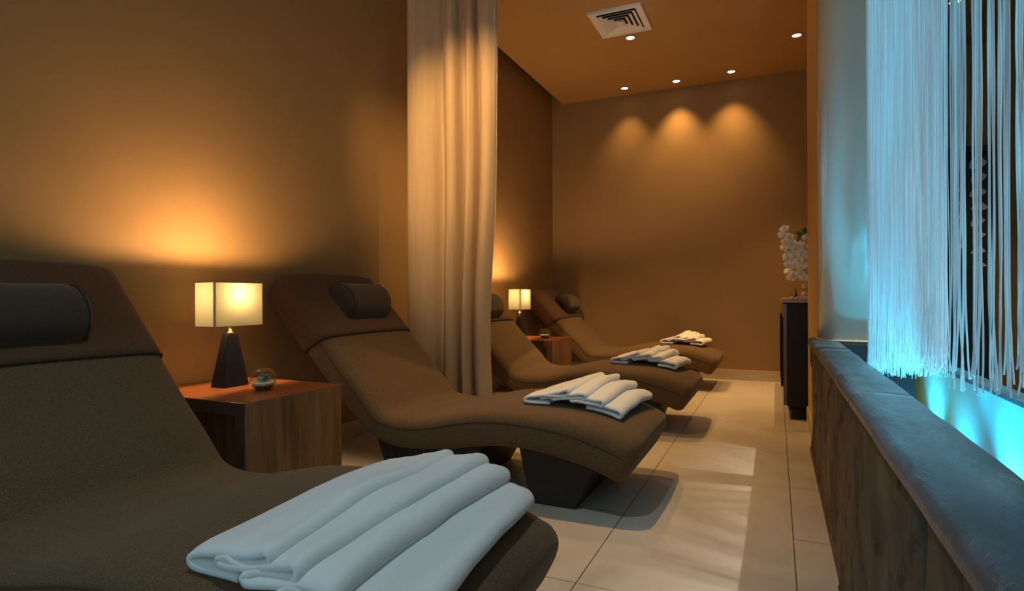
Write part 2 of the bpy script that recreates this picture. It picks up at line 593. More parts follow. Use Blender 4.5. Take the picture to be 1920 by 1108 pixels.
# coping slabs with a rounded lip
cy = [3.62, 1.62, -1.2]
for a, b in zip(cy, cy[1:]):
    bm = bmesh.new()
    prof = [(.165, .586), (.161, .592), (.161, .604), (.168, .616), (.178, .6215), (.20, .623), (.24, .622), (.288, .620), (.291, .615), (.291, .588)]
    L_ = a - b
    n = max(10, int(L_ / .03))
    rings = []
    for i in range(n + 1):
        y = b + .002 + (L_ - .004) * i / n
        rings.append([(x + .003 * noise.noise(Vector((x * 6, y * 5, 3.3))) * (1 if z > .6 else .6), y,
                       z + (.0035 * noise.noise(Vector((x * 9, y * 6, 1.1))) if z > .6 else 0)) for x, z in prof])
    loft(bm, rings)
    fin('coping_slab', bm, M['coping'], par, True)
struct('baseboard_partition', bx((.168, -1.2, 0), (.19, 3.60, .03), .004), M['slate'], 'rough stone kerb at the foot of the partition')

# lit trough behind the partition
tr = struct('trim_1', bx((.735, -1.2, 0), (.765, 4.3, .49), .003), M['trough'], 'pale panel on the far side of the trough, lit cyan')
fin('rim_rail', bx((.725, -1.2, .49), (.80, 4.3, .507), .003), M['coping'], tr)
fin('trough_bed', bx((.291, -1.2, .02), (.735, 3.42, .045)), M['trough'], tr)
fin('trough_end', bx((.30, 3.30, .02), (.60, 3.36, .612)), M['tank'], tr)
struct('floor_beyond', bx((.80, -1.6, .0), (2.6, YB, .006)), mat('dark_floor_beyond', (.05, .04, .035), .25), 'dark floor beyond the trough')

# door in the end wall beyond the strands
door = struct('door_1', bx((1.28, YB - .05, 0), (1.335, YB, 2.15), .003), M['doorframe'], 'black framed glass door in the end wall beyond the strands')
fin('frame_head', bx((.85, YB - .05, 2.10), (1.70, YB, 2.15), .003), M['doorframe'], door)
fin('frame_post', bx((1.65, YB - .05, 0), (1.70, YB, 2.10), .003), M['doorframe'], door)
fin('frame_post', bx((.85, YB - .05, 0), (.90, YB, 2.10), .003), M['doorframe'], door)
fin('door_leaf', bx((.90, YB - .018, 0), (1.65, YB - .002, 2.10)), mat('dark_door_leaf', (.012, .016, .016), .12), door)
bm = bx((1.352, YB - .060, .915), (1.378, YB - .045, 1.00), .004)
box(bm, (1.358, YB - .05, .94), (1.372, YB - .016, .975))
fin('door_handle', bm, M['metal'], door)

# ------------------------------------------------------------------ loungers
PAIRS = [((-2.245, .922), (-2.318, .845)), ((-2.11, .777), (-2.19, .712)), ((-1.98, .637), (-2.072, .583)),
         ((-1.86, .508), (-1.955, .462)), ((-1.75, .398), (-1.838, .352)), ((-1.69, .330), (-1.758, .272)),
         ((-1.645, .293), (-1.688, .220)), ((-1.575, .274), (-1.60, .188)), ((-1.49, .271), (-1.505, .177)),
         ((-1.40, .279), (-1.41, .183)), ((-1.28, .305), (-1.28, .197)), ((-1.16, .329), (-1.14, .222)),
         ((-1.05, .338), (-1.04, .234)), ((-.94, .337), (-.95, .235)), ((-.835, .329), (-.86, .227)),
         ((-.735, .314), (-.77, .212)), ((-.66, .296), (-.70, .198)), ((-.594, .275), (-.64, .182)),
         ((-.53, .250), (-.577, .158))]
HW = .36
NS = 110
TT = catmull([(a[0], 0, a[1]) for a, b in PAIRS], NS)
BB = catmull([(b[0], 0, b[1]) for a, b in PAIRS], NS)
XS = [t.x for t in TT]

def seam_z(x):
    for a, b in zip(TT, TT[1:]):
        if a.x <= x <= b.x:
            u = (x - a.x) / (b.x - a.x)
            return a.z + u * (b.z - a.z)
    return TT[-1].z if x > TT[-1].x else TT[0].z

CROWN = [(1.0, 0), (.985, .017), (.95, .032), (.88, .042), (.75, .048), (.5, .053), (.25, .056), (0, .057)]
def footlift(x):
    u = max(0, min(1, (x + 1.0) / .42))
    return 1 + .55 * u * u * (3 - 2 * u)

def crown(v):
    f = min(1, abs(v) / HW)
    for (a, ha), (b, hb) in zip(CROWN, CROWN[1:]):
        if b <= f <= a:
            u = (f - b) / (a - b)
            return hb + u * (ha - hb)
    return .057

def section(t, b, sy=1.0, sn=1.0, grow=0.0, shift=0.0):
    """closed ring round the pad at one station; t seam point, b bottom point"""
    n = (t - b)
    H = n.length
    n.normalize()
    half = [(0, 0), (.5, 0), (.80, .001), (.93, .003), (.975, .012), (.995, .032), (1.0, .055), (1.0, H - .012), (1.0, H)]
    half += [(f, H + h * footlift(t.x)) for f, h in CROWN[1:]]
    tang = Vector((n.z, 0, -n.x))
    c0 = H * .5 + .02
    ring = []
    def put(sgn, f, h):
        y = sgn * f * HW * sy
        hh = c0 + (h - c0) * sn
        if grow:
            hh += grow * (1 if h > H * .6 else (-1 if h < .02 else 0))
            y += sgn * grow * (1 if f > .9 else f)
        p = b + n * hh + tang * shift
        ring.append((p.x, y, p.z))
    for f, h in half:
        put(1, f, h)
    for f, h in half[::-1][1:-1]:
        put(-1, f, h)
    return ring

def pad_rings(i0, i1, grow=0.0, head=True, foot=True):
    rings = []
    if head:
        for k in range(0, 5):
            a = math.pi / 2 * (1 - k / 5)
            r = .030 + grow
            rings.append(section(TT[0], BB[0], 1 - .030 / HW * (1 - math.cos(a)), .55 + .45 * math.cos(a) ** .8, grow, shift=-r * math.sin(a)))
    for i in range(i0, i1):
        rings.append(section(TT[i], BB[i], grow=grow))
    if foot:
        for k in range(1, 8):
            a = math.pi / 2 * k / 7
            rings.append(section(TT[-1], BB[-1], 1 - .05 / HW * (1 - math.cos(a)), .42 + .58 * math.cos(a) ** .7, grow, shift=.052 * math.sin(a)))
    return rings

def make_lounger(loc, drop=0.0):
    root = empty('chaise_lounge', loc, 'x', 'lounger', 'brown wave loungers')
    bm = bmesh.new()
    loft(bm, pad_rings(0, NS))
    # soft creases where the back meets the seat
    for v in bm.verts:
        if v.co.x < -1.3 and v.co.x > -1.75 and abs(v.co.y) < .3:
            v.co.z += .004 * noise.noise(Vector((v.co.x * 14, v.co.y * 4, 2.0)))
    fin('cushion', bm, M['uph'], root, True)
    for s in (1, -1):
        bm = bmesh.new()
        tube(bm, [(t.x, s * (HW + .0005), t.z) for t in TT[8:]], .0028, 6)
        fin('piping', bm, M['seam'], root, True)
    # sleeve over the head end
    ih = min(range(NS), key=lambda i: abs(TT[i].x + 1.985))
    bm = bmesh.new()
    rings = pad_rings(0, ih + 1, .006, True, False)
    loft(bm, rings)
    for v in bm.verts:
        w = .0035 * noise.noise(Vector((v.co.x * 16, v.co.y * 5, v.co.z * 16 + v.co.y * 6)))
        if abs(v.co.y) > .33:
            v.co.y += (1 if v.co.y > 0 else -1) * abs(w) * 1.6
        else:
            v.co.x += abs(w) * .7
            v.co.z += abs(w) * .7
    cov = fin('headrest_cover', bm, M['cover'], root, True)
    bm = bmesh.new()
    ring = section(TT[ih], BB[ih], grow=.0065)
    tube(bm, ring + ring[:1], .0022, 6, cap=False)
    fin('hem', bm, M['piping'], cov, True)
    # pedestals: tapered boxes
    def pedestal(tx0, tx1, tz, bx0, bx1):
        bm = bmesh.new()
        hw = .278
        fs = []
        lo = [bm.verts.new(p) for p in ((bx0, -hw, 0), (bx1, -hw, 0), (bx1, hw, 0), (bx0, hw, 0))]
        hi = [bm.verts.new(p) for p in ((tx0, -hw, tz[0]), (tx1, -hw, tz[1]), (tx1, hw, tz[1]), (tx0, hw, tz[0]))]
        for i in range(4):
            bm.faces.new((lo[i], lo[(i + 1) % 4], hi[(i + 1) % 4], hi[i]))
        bm.faces.new(hi); bm.faces.new(lo[::-1])
        bmesh.ops.bevel(bm, geom=bm.edges[:], offset=.004, segments=2, affect='EDGES')
        fin('pedestal', bm, M['ped'], root)
    pedestal(-.985, -.640, (.252, .200), -.931, -.733)
    pedestal(-1.735, -1.13, (.262, .240), -1.63, -1.27)
    if drop:
        for ch in root.children:
            for c in [ch] + list(ch.children):
                if c.name.startswith('pedestal'):
                    continue
                for v in c.data.vertices:
                    u = max(0, min(1, (-1.55 - v.co.x) / .7))
                    v.co.z -= drop * u
    return root

def make_pillow(root, bxz, y0, ln):
    """half-round neck roll lying on the backrest; lower rear edge at bxz"""
    up = Vector((-.680, 0, .733))
    n = Vector((.733, 0, .680))
    P = Vector((bxz[0], 0, bxz[1]))
    prof = [(0, -.006), (.10, -.008), (.188, -.006), (.200, .004), (.203, .018), (.196, .042), (.178, .068), (.150, .088), (.112, .098), (.075, .097), (.040, .084), (.014, .060), (-.003, .030), (-.006, .008)]
    cx, cn = .098, .04
    bm = bmesh.new()
    rings = []
    st = [0, .004, .014, .03, .06, .12, .17, .22, .27, .30, .316, .326, .33]
    for s in st:
        e = min(s, .33 - s)
        k = 1 - .16 * max(0, 1 - e / .03) ** 2.2
        ring = []
        for u, h in prof:
            uu = cx + (u - cx) * k
            hh = cn + (h - cn) * k
            p = P + up * uu + n * hh
            ring.append((p.x, y0 + (s - .165) * ln / .33, p.z))
        rings.append(ring)
    loft(bm, rings)
    pil = fin('neck_pillow', bm, M['pillow'], root, True)
    for s in (-1, 1):
        bm = bmesh.new()
        ring = []
        for u, h in prof:
            p = P + up * (cx + (u - cx) * .965) + n * (cn + (h - cn) * .965)
            ring.append((p.x, y0 + s * (ln / 2 - .012), p.z))
        tube(bm, ring + ring[:1], .0026, 5, cap=False)
        fin('pillow_seam', bm, M['piping'], pil, True)
    return pil

LY = [1.0, 2.51, 4.0, 5.78]
L_LAB = ['brown wave shaped lounger in the foreground, its head at the left edge of the picture',
         'brown wave shaped lounger between the wooden side table and the beige curtain',
         'brown wave shaped lounger just behind the beige curtain, partly hidden by it',
         'farthest brown wave shaped lounger, beside the end wall']
lounge = []
for y, lab in zip(LY, L_LAB):
    r = make_lounger((0, y, 0), .055 if y > 5 else 0) if (not lounge or y > 5) else dup(lounge[0], (0, y, 0))
    r['label'] = lab
    r['group'] = 'brown wave loungers'
    lounge.append(r)
for r, (b, yy, ln) in zip(lounge, [((-1.975, .722), -.075, .40), ((-1.998, .748), .035, .33), ((-1.955, .700), -.06, .33), ((-1.955, .698), .08, .35)]):
    make_pillow(r, b, yy, ln)

# ------------------------------------------------------------------ folded fleece throws on the foot ends
def make_throw(name, yc, v0, v1, near, far, sn, sf, label, seed, thick=.0155, skew=0.0):
    """near/far: x of (tip, left folds 2..4, crests 1..4); sn/sf: height scale at the near and far end"""
    t = thick
    M_ = 30
    rnd = random.Random(seed)
    def path(q, s):
        a1, a2, a3, a4, b1, b2, b3, b4 = q
        A = [a1, a2, a3, a4]
        B = [b1, b2, b3, b4]
        g = t * 1.25
        P = [(a1 + .11, t * .55), (a1 + .05, t * .55), (a1 + .008, t * .6), (a1 - .004, t * 1.15)]
        for k in range(4):
            a, b = A[k], B[k]
            base = t * 1.75 + (0 if k == 0 else 0)
            crest = s[k]
            rise = max(crest - base, .01)
            f = lambda x: base + rise * max(0, min(1, (x - a) / (b - a))) ** (1.25 if k == 0 else 1.0)
            for u in ((.10, .35, .6, .85) if k == 0 else (.12, .35, .6, .85)):
                x = a + (b - a) * u
                P.append((x, f(x)))
            P.append((b + .002, crest + .002))
            P.append((b + .009, crest - g * .55))
            P.append((b - .002, crest - g * 1.15))
            a_n = A[k + 1] if k < 3 else a4 + .04
            for u in (.15, .4, .7, .9):
                x = b + (a_n - b) * u
                P.append((x, max(f(x) - g * 1.1, t * .55 if k == 3 else t * 2.6)))
            if k < 3:
                hr = max(f(a_n) - g * 1.1, t * 2.4)
                P.append((a_n - .004, hr - .002))
                P.append((a_n - .010, (hr + t * 1.75) / 2))
                P.append((a_n - .003, t * 1.7))
        return P
    pn, pf = path(near, sn), path(far, sf)
    NP = 190
    cn_ = catmull([(x, 0, z) for x, z in pn], NP)
    cf_ = catmull([(x, 0, z) for x, z in pf], NP)
    bm = bmesh.new()
    rows = []
    for j in range(M_ + 1):
        w = j / M_
        # ease the sheet's edges
        v = v0 + (v1 - v0) * w
        e = min(w, 1 - w) * (v1 - v0)
        tk = t * (1 if e > .012 else .62 + .38 * math.sqrt(max(0, e / .012)))
        c = [cn_[i].lerp(cf_[i], w) for i in range(NP)]
        L, R = [], []
        for i in range(NP):
            d = (c[min(i + 1, NP - 1)] - c[max(i - 1, 0)]).normalized()
            nrm = Vector((-d.z, 0, d.x))
            p = c[i]
            s = i / NP * 9
            vk = v + skew * (i / NP) * (1 - w)
            ridge = .006 * noise.noise(Vector((c[i].x * 22, w * 1.3, seed + 3))) + .003 * noise.noise(Vector((c[i].x * 45, w * 5, seed + 6)))
            wav = .008 * noise.noise(Vector((s, w * 2.2, seed))) + .0035 * noise.noise(Vector((s * 2, w * 6, seed + 5)))
            hz = 1 + .16 * noise.noise(Vector((p.x * 7, w * 2.6, seed + 9)))
            vv = vk + .010 * noise.noise(Vector((s * 1.3, 0 if w < .5 else 4, seed)))
            for sgn, O in ((1, L), (-1, R)):
                q = p + nrm * (sgn * tk / 2)
                x = q.x + wav
                O.append(bm.verts.new((x, vv, seam_z(x) + crown(vv) * footlift(x) + max(q.z, .0) * hz + max(0, ridge) * min(1, c[i].z / .05) + .002)))
        rows.append((L, R))
    for (L0, R0), (L1, R1) in zip(rows, rows[1:]):
        for i in range(NP - 1):
            bm.faces.new((L0[i], L0[i + 1], L1[i + 1], L1[i]))
            bm.faces.new((R0[i + 1], R0[i], R1[i], R1[i + 1]))
        for i in (0, NP - 1):
            bm.faces.new((L0[i], L1[i], R1[i], R0[i]))
    for L, R in (rows[0], rows[-1]):
        for i in range(NP - 1):
            bm.faces.new((L[i], R[i], R[i + 1], L[i + 1]))
    o = fin(name, bm, M['fleece'], None, True)
    o.location = (0, yc, 0)
    tag(o, label, 'blanket', 'white fleece throws on the loungers')
    return o

make_throw('fleece_throw', LY[0], -.31, .30, (-.92, -.84, -.77, -.69, -.745, -.68, -.615, -.49), (-.955, -.89, -.82, -.745, -.765, -.665, -.605, -.545), (.074, .070, .062, .044), (.070, .080, .076, .052),
           'white fleece throw folded in four pleats on the foreground lounger', 1, .0165, -.025)
make_throw('fleece_throw', LY[1], -.20, .27, (-.985, -.905, -.855, -.77, -.80, -.725, -.65, -.58), (-.965, -.90, -.84, -.765, -.775, -.70, -.615, -.545), (.064, .058, .052, .036), (.088, .100, .092, .070),
           'white fleece throw folded in four pleats on the lounger in front of the curtain', 2)
make_throw('fleece_throw', LY[2], -.12, .26, (-1.02, -.94, -.86, -.76, -.84, -.77, -.70, -.60), (-.99, -.92, -.84, -.75, -.765, -.70, -.64, -.56), (.075, .070, .062, .044), (.100, .108, .098, .072),
           'white fleece throw folded in pleats on the lounger behind the curtain', 3, .0185)
make_throw('fleece_throw', LY[3], -.13, .24, (-1.0, -.93, -.86, -.78, -.83, -.76, -.69, -.63), (-.95, -.90, -.83, -.76, -.77, -.70, -.65, -.585), (.078, .072, .066, .048), (.104, .112, .102, .076),
           'white fleece throw folded in pleats on the farthest lounger', 4, .0185)

# ------------------------------------------------------------------ side tables
def make_table(loc):
    root = empty('side_table', loc, 'x', 'side table', 'wooden side tables')
    hw = .25
    x0, x1, h = -2.325, -1.70, .481
    fin('table_top', bx((x0, -hw, h - .046), (x1, hw, h), .0015), M['woodtop'], root)
    fin('side_panel', box(bx((x1 - .048, -hw + .0005, 0), (x1 - .0003, hw - .0005, h - .0465)), (x1 - .0005, -hw + .0002, 0), (x1 + .0015, hw - .0002, h - .0012)), M['woodside'], root)
    fin('side_panel', bx((x0 + .0005, -hw + .0005, 0), (x0 + .048, hw - .0005, h - .0465), .0015), M['woodside'], root)
    for s in (-1, 1):
        bm = bx((x0, s * (hw - .001) - .0012, h - .046), (x1 - .0005, s * (hw - .001) + .0022, h - .0012))
        box(bm, (x1 - .048, s * (hw - .001) - .0012, 0), (x1 - .0005, s * (hw - .001) + .0022, h - .046))
        fin('edge_band', bm, M['woodend'], root)
    return root
T1 = make_table((0, 1.73, 0))
T1['label'] = 'low wooden side table with open sides between the two nearest loungers'
T2 = dup(T1, (0, 4.82, 0))
T2['label'] = 'low wooden side table behind the curtain, between the two farther loungers'

# ------------------------------------------------------------------ table lamps
def make_lamp(loc):
    root = empty('table_lamp', loc, 'x', 'lamp', 'lit table lamps')
    bm = bmesh.new()
    lo = [bm.verts.new(p) for p in ((-.040, -.063, 0), (.040, -.063, 0), (.040, .063, 0), (-.040, .063, 0))]
    hi = [bm.verts.new(p) for p in ((-.016, -.025, .222), (.016, -.025, .222), (.016, .025, .222), (-.016, .025, .222))]
    for i in range(4):
        bm.faces.new((lo[i], lo[(i + 1) % 4], hi[(i + 1) % 4], hi[i]))
    bm.faces.new(hi); bm.faces.new(lo[::-1])
    bmesh.ops.bevel(bm, geom=bm.edges[:], offset=.002, segments=2, affect='EDGES')
    fin('lamp_base', bm, M['lampbase'], root)
    bm = bmesh.new()
    lathe(bm, [(0, .220), (.013, .220), (.013, .226), (.007, .228), (.007, .258), (.010, .260), (.010, .300), (0, .300)], seg=20)
    fin('lamp_neck', bm, M['darkmetal'], root, True)
    hx, hy, z0, z1 = .059, .122, .254, .434
    bm = bmesh.new()
    loop = []
    r = .004
    for sx_, sy_, a0 in ((1, 1, 0), (-1, 1, 90), (-1, -1, 180), (1, -1, 270)):
        for k in range(4):
            a = math.radians(a0 + 30 * k)
            loop.append((sx_ * (hx - r) + r * math.cos(a), sy_ * (hy - r) + r * math.sin(a)))
    lo = [bm.verts.new((x, y, z0)) for x, y in loop]
    hi = [bm.verts.new((x, y, z1)) for x, y in loop]
    n = len(loop)
    for i in range(n):
        bm.faces.new((lo[i], lo[(i + 1) % n], hi[(i + 1) % n], hi[i]))
    sh = fin('lamp_shade', bm, M['shade'], root)
    for z in (z0, z1):
        bm = bmesh.new()
        tube(bm, [(x, y, z) for x, y in loop + loop[:1]], .0016, 6, cap=False)
        fin('shade_rim', bm, M['trim'], sh)
    for sx_ in (-1, 1):
        for sy_ in (-1, 1):
            fin('shade_post', bx((sx_ * (hx - .004) - .003, sy_ * (hy - .005) - .0035, z0 + .001), (sx_ * (hx - .004) + .003, sy_ * (hy - .005) + .0035, z1 - .001)), M['post'], sh)
    bm = bmesh.new()
    tube(bm, [(0, -hy + .004, z0 + .012), (0, hy - .004, z0 + .012)], .0015, 6)
    tube(bm, [(-hx + .004, 0, z0 + .012), (hx - .004, 0, z0 + .012)], .0015, 6)
    fin('shade_carrier', bm, M['metal'], root)
    bm = bmesh.new()
    lathe(bm, [(0, .300), (.009, .302), (.011, .318), (.019, .342), (.022, .360), (.018, .378), (.009, .388), (0, .390)], seg=20)
    fin('light_bulb', bm, M['bulb'], root, True)
    return root
P1 = make_lamp((-2.097, 1.752, .481))
P1['label'] = 'lit table lamp with cream box shade on the nearer side table'
P2 = dup(P1, (-2.097, 4.805, .481))
P2['label'] = 'lit table lamp with cream box shade on the farther side table, behind the curtain'
def lamp_light(p):
    l = bpy.data.lights.new('bulb_light', 'POINT')
    l.energy = P_LAMP
    l.color = LAMPC
    l.shadow_soft_size = .028
    o = bpy.data.objects.new('bulb_light', l)
    COL.objects.link(o)
    o.parent = p
    o.location = (.0, 0, .386)
for p in (P1, P2):
    lamp_light(p)

# ------------------------------------------------------------------ succulent bowls
def make_terrarium(loc):
    root = empty('glass_terrarium', loc, 'x', 'terrarium', 'glass bowls with succulents')
    R = .050
    prof_o, prof_i = [], []
    for k in range(0, 15):
        a = math.radians(-62 + k * (62 + 50) / 14)
        prof_o.append((R * math.cos(a), .0445 + R * math.sin(a)))
        prof_i.append(((R - .0018) * math.cos(a), .0445 + (R - .0018) * math.sin(a)))
    bm = bmesh.new()
    lathe(bm, [(0, .0005)] + prof_o + prof_i[::-1] + [(0, prof_i[0][1])], seg=40)
    fin('glass_bowl', bm, M['glass'], root, True)
    def fill(z0, z1, steps, jitter, seed):
        bm = bmesh.new()
        ri = R - .0026
        pr = []
        for k in range(steps + 1):
            z = z0 + (z1 - z0) * k / steps
            pr.append((math.sqrt(max(1e-6, ri * ri - (z - .0445) ** 2)) * .992, z))
        lathe(bm, [(0, z0)] + pr + [(.028, z1 + .002), (.014, z1 + .001), (0, z1 + .002)], seg=40)
        for v in bm.verts:
            if v.co.z > z1 - .002:
                v.co.z += jitter * noise.noise(v.co * 160 + Vector((seed, 0, 0)))
        return bm
    fin('dark_gravel', fill(.0035, .021, 6, .0, 1), M['soil'], root, True)
    bm = fill(.0212, .032, 3, .003, 2)
    rnd = random.Random(5)
    for k in range(110):
        a = rnd.uniform(0, 6.28); rr = .044 * math.sqrt(rnd.random())
        s = rnd.uniform(.0022, .0042)
        blob(bm, (rr * math.cos(a), rr * math.sin(a), (.033 if rr < .036 else .029) + rnd.uniform(0, .003)), s, s * .8, s * .7, k, 1)
    fin('pebble_layer', bm, M['pebble'], root, True)
    bm = bmesh.new()
    for ring_, (n, el, ln) in enumerate(((11, 14, .034), (10, 34, .032), (8, 58, .027), (4, 80, .018))):
        for k in range(n):
            a = 6.283 * k / n + ring_ * .4
            e = math.radians(el + rnd.uniform(-6, 6))
            d = Vector((math.cos(a) * math.cos(e), math.sin(a) * math.cos(e), math.sin(e)))
            sd = Vector((-math.sin(a), math.cos(a), 0))
            up = d.cross(sd) * -1
            rings = []
            for u, w in ((0, .0024), (.25, .0046), (.55, .0046), (.82, .0026), (1, .0004)):
                c = Vector((.002, 0, .040)) + d * (ln * u) + Vector((0, 0, -.004 * u * u * ln / .03 * (1 if el < 50 else 0)))
                rings.append([c + sd * w, c + up * w * .45, c - sd * w, c - up * w * .45])
            loft(bm, rings)
    fin('succulent', bm, M['succ'], root, True)
    return root
G1 = make_terrarium((-1.881, 1.729, .481))
G1['label'] = 'small round glass bowl with a succulent and pebbles on the nearer side table'
G2 = dup(G1, (-1.868, 4.835, .481))
G2['label'] = 'small round glass bowl with a succulent on the farther side table behind the curtain'

# ------------------------------------------------------------------ curtain
def make_curtain():
    root = empty('curtain', (-1.88, 3.20, 0), 'tall beige fabric curtain hanging between the second and third loungers', 'curtain')
    # fold line seen from above: (x, y offset)
    plan = [(-2.183, .00), (-2.165, -.035), (-2.115, -.052), (-2.055, -.045), (-2.0, .0), (-1.965, .055), (-1.935, .045), (-1.905, -.02), (-1.865, -.055),
            (-1.825, -.03), (-1.805, .045), (-1.785, .055), (-1.765, .0), (-1.735, -.05), (-1.705, -.02), (-1.69, .05), (-1.672, .05),
            (-1.655, -.01), (-1.62, -.05), (-1.585, -.04), (-1.556, .0), (-1.553, .02)]
    NPp = 170
    C = catmull([(x, y, 0) for x, y in plan], NPp)
    top = 3.03
    NZ = 44
    bm = bmesh.new()
    grid = []
    for k in range(NZ + 1):
        z = .015 + (top - .015) * k / NZ
        w = k / NZ
        # right edge pulls in around lounger height, left edge slightly
        pull = .052 * math.exp(-((z - .72) / .55) ** 2) + .02 * math.exp(-((z - .2) / .4) ** 2)
        row = []
        for i, p in enumerate(C):
            s = i / (NPp - 1)
            am = 1.0 + .25 * noise.noise(Vector((s * 6, z * .7, 3))) - .45 * max(0, (w - .6)) / .4
            x = p.x - pull * s ** 1.5 + .012 * noise.noise(Vector((s * 8, z * .9, 8))) + .006 * (1 - s) * math.exp(-((z - .8) / .6) ** 2)
            y = p.y * am + .012 * noise.noise(Vector((s * 13, z * .8, 1)))
            # gathered narrow tucks near the top
            if w > .72:
                y += .012 * (w - .72) / .28 * math.sin(s * 75)
            row.append(bm.verts.new((x + 1.88, y, z)))
        grid.append(row)
    for k in range(NZ):
        for i in range(NPp - 1):
            bm.faces.new((grid[k][i], grid[k][i + 1], grid[k + 1][i + 1], grid[k + 1][i]))
    cl = fin('curtain_cloth', bm, M['curtain'], root, True)
    sm = cl.modifiers.new('thickness', 'SOLIDIFY')
    sm.thickness = .0022
    bm = bmesh.new()
    tube(bm, [grid_co for grid_co in [(cl.data.vertices[k * NPp + NPp - 1].co + Vector((.001, 0, 0))) for k in range(NZ + 1)]], .0035, 6)
    fin('side_hem', bm, mat('curtain_hem', (.60, .46, .30), .9), root, True)
    fin('curtain_rail', bx((-.42, -.012, 3.022), (.40, .012, 3.046), .002), M['metal'], root)
    return root
make_curtain()

# ------------------------------------------------------------------ ceiling vent
def make_vent():
    x0, x1, y0, y1 = -1.330, -.912, 4.362, 4.822
    cx, cy = (x0 + x1) / 2, (y0 + y1) / 2
    root = empty('ceiling_vent', (cx, cy, ZC), 'white square air vent with stepped louvres in the ceiling', 'vent')
    hx, hy = (x1 - x0) / 2, (y1 - y0) / 2
    def frame(bm, ax, ay, bx_, by_, za, zb, th=.003):
        A = [bm.verts.new((s * ax, t * ay, za)) for s, t in ((-1, -1), (1, -1), (1, 1), (-1, 1))]
        B = [bm.verts.new((s * bx_, t * by_, zb)) for s, t in ((-1, -1), (1, -1), (1, 1), (-1, 1))]
        A2 = [bm.verts.new(v.co + Vector((0, 0, th))) for v in A]
        B2 = [bm.verts.new(v.co + Vector((0, 0, th))) for v in B]
        for i in range(4):
            j = (i + 1) % 4
            bm.faces.new((A[i], A[j], B[j], B[i]))
            bm.faces.new((A2[j], A2[i], B2[i], B2[j]))
            bm.faces.new((A[j], A[i], A2[i], A2[j]))
            bm.faces.new((B[i], B[j], B2[j], B2[i]))
    bm = bmesh.new()
    frame(bm, hx, hy, hx - .004, hy - .004, -.004, -.018, .004)
    frame(bm, hx - .004, hy - .004, hx - .055, hy - .055, -.018, -.010, .004)
    fin('vent_frame', bm, M['vent'], root)
    fin('vent_throat', bx((-hx + .005, -hy + .005, -.0035), (hx - .005, hy - .005, -.0005)), M['ventdark'], root)
    for k in range(4):
        i = .060 + .036 * k
        bm = bmesh.new()
        frame(bm, hx - i - .030, hy - i - .030, hx - i, hy - i, -.006, -.024 - .002 * k, .002)
        fin('vent_louvre', bm, M['vent'], root)
    fin('vent_centre', bx((-.028, -.045, -.030), (.028, .045, -.026), .001), M['vent'], root)
    return root
make_vent()

# ------------------------------------------------------------------ ceiling downlights
def make_downlight():
    root = empty('ceiling_downlight', (0, 0, 0), 'x', 'light', 'recessed ceiling downlights')
    bm = bmesh.new()
    lathe(bm, [(.034, -.001), (.046, -.001), (.047, -.005), (.043, -.007), (.036, -.005), (.034, -.001)], seg=32)
    fin('trim_ring', bm, M['ring'], root, True)
    bm = bmesh.new()
    lathe(bm, [(0, -.0045), (.022, -.0042), (.0335, -.002), (.0335, -.0008), (0, -.0008)], seg=32)
    fin('halogen_lens', bm, M['halogen'], root, True)
    return root
DL = [((-1.119, 4.930), P_DOWN * 1.5, 82, 'ceiling downlight right beside the white air vent'),
      ((.166, 5.470), P_DOWN * 1.3, 66, 'ceiling downlight nearest the wall end on the right'),
      ((-1.449, 6.105), P_WASH * .42, 78, 'left one of three ceiling downlights along the end wall'),
      ((-.921, 6.125), P_WASH * 1.0, 78, 'middle one of three ceiling downlights along the end wall'),
      ((-.392, 6.09), P_WASH * .8, 80, 'right one of three ceiling downlights along the end wall'),
      ((1.224, 5.340), P_DOWN, 75, 'ceiling downlight seen beyond the hanging strands'),
      ((1.22, 3.0), P_DOWN * 4.8, 62, 'ceiling downlight above the trough side, out of the picture'),
      ((1.22, 1.55), P_DOWN * 4.2, 66, 'ceiling downlight beyond the strands near the camera, out of the picture'),
      ((-1.30, 1.60), P_DOWN * 3.0, 42, 'tilted ceiling spotlight facing the curtain, out of the picture'),
      ((-1.0, 2.50), P_DOWN * 1.15, 60, 'ceiling downlight over the middle of the second lounger, out of the picture'),
      ((-1.35, 3.72), P_DOWN * .65, 100, 'ceiling downlight above the third lounger, out of the picture'),
      ((-.75, .85), P_DOWN * .55, 90, 'added cool fill light above the foreground lounger, out of the picture')]  # last entry is an added fill that brightens the foreground, no known fixture
proto = None
for (x, y), pw, ang, lab in DL:
    if proto is None:
        proto = make_downlight()
        r = proto
        r.location = (x, y, ZC)
    else:
        r = dup(proto, (x, y, ZC))
    r['label'] = lab
    l = bpy.data.lights.new('spot_beam', 'SPOT')
    l.energy = pw
    l.color = (.60, .86, 1.0) if y < 1 else ((1.0, .90, .74) if (x > 1 and y < 4) else WARM)
    l.spot_size = math.radians(ang)
    l.spot_blend = 1.0
    l.shadow_soft_size = .045 if y > 5.9 else .018
    so = bpy.data.objects.new('spot_beam', l)
    COL.objects.link(so)
    so.location = (x, y, ZC - .012)
    if y > 5.9:
        so.rotation_euler = (Vector((x, YB, 1.75)) - so.location).to_track_quat('-Z', 'Y').to_euler()
    if 'tilted' in lab:
        so.rotation_euler = (Vector((-1.80, 3.2, 1.75)) - so.location).to_track_quat('-Z', 'Y').to_euler()      # tilted towards the curtain

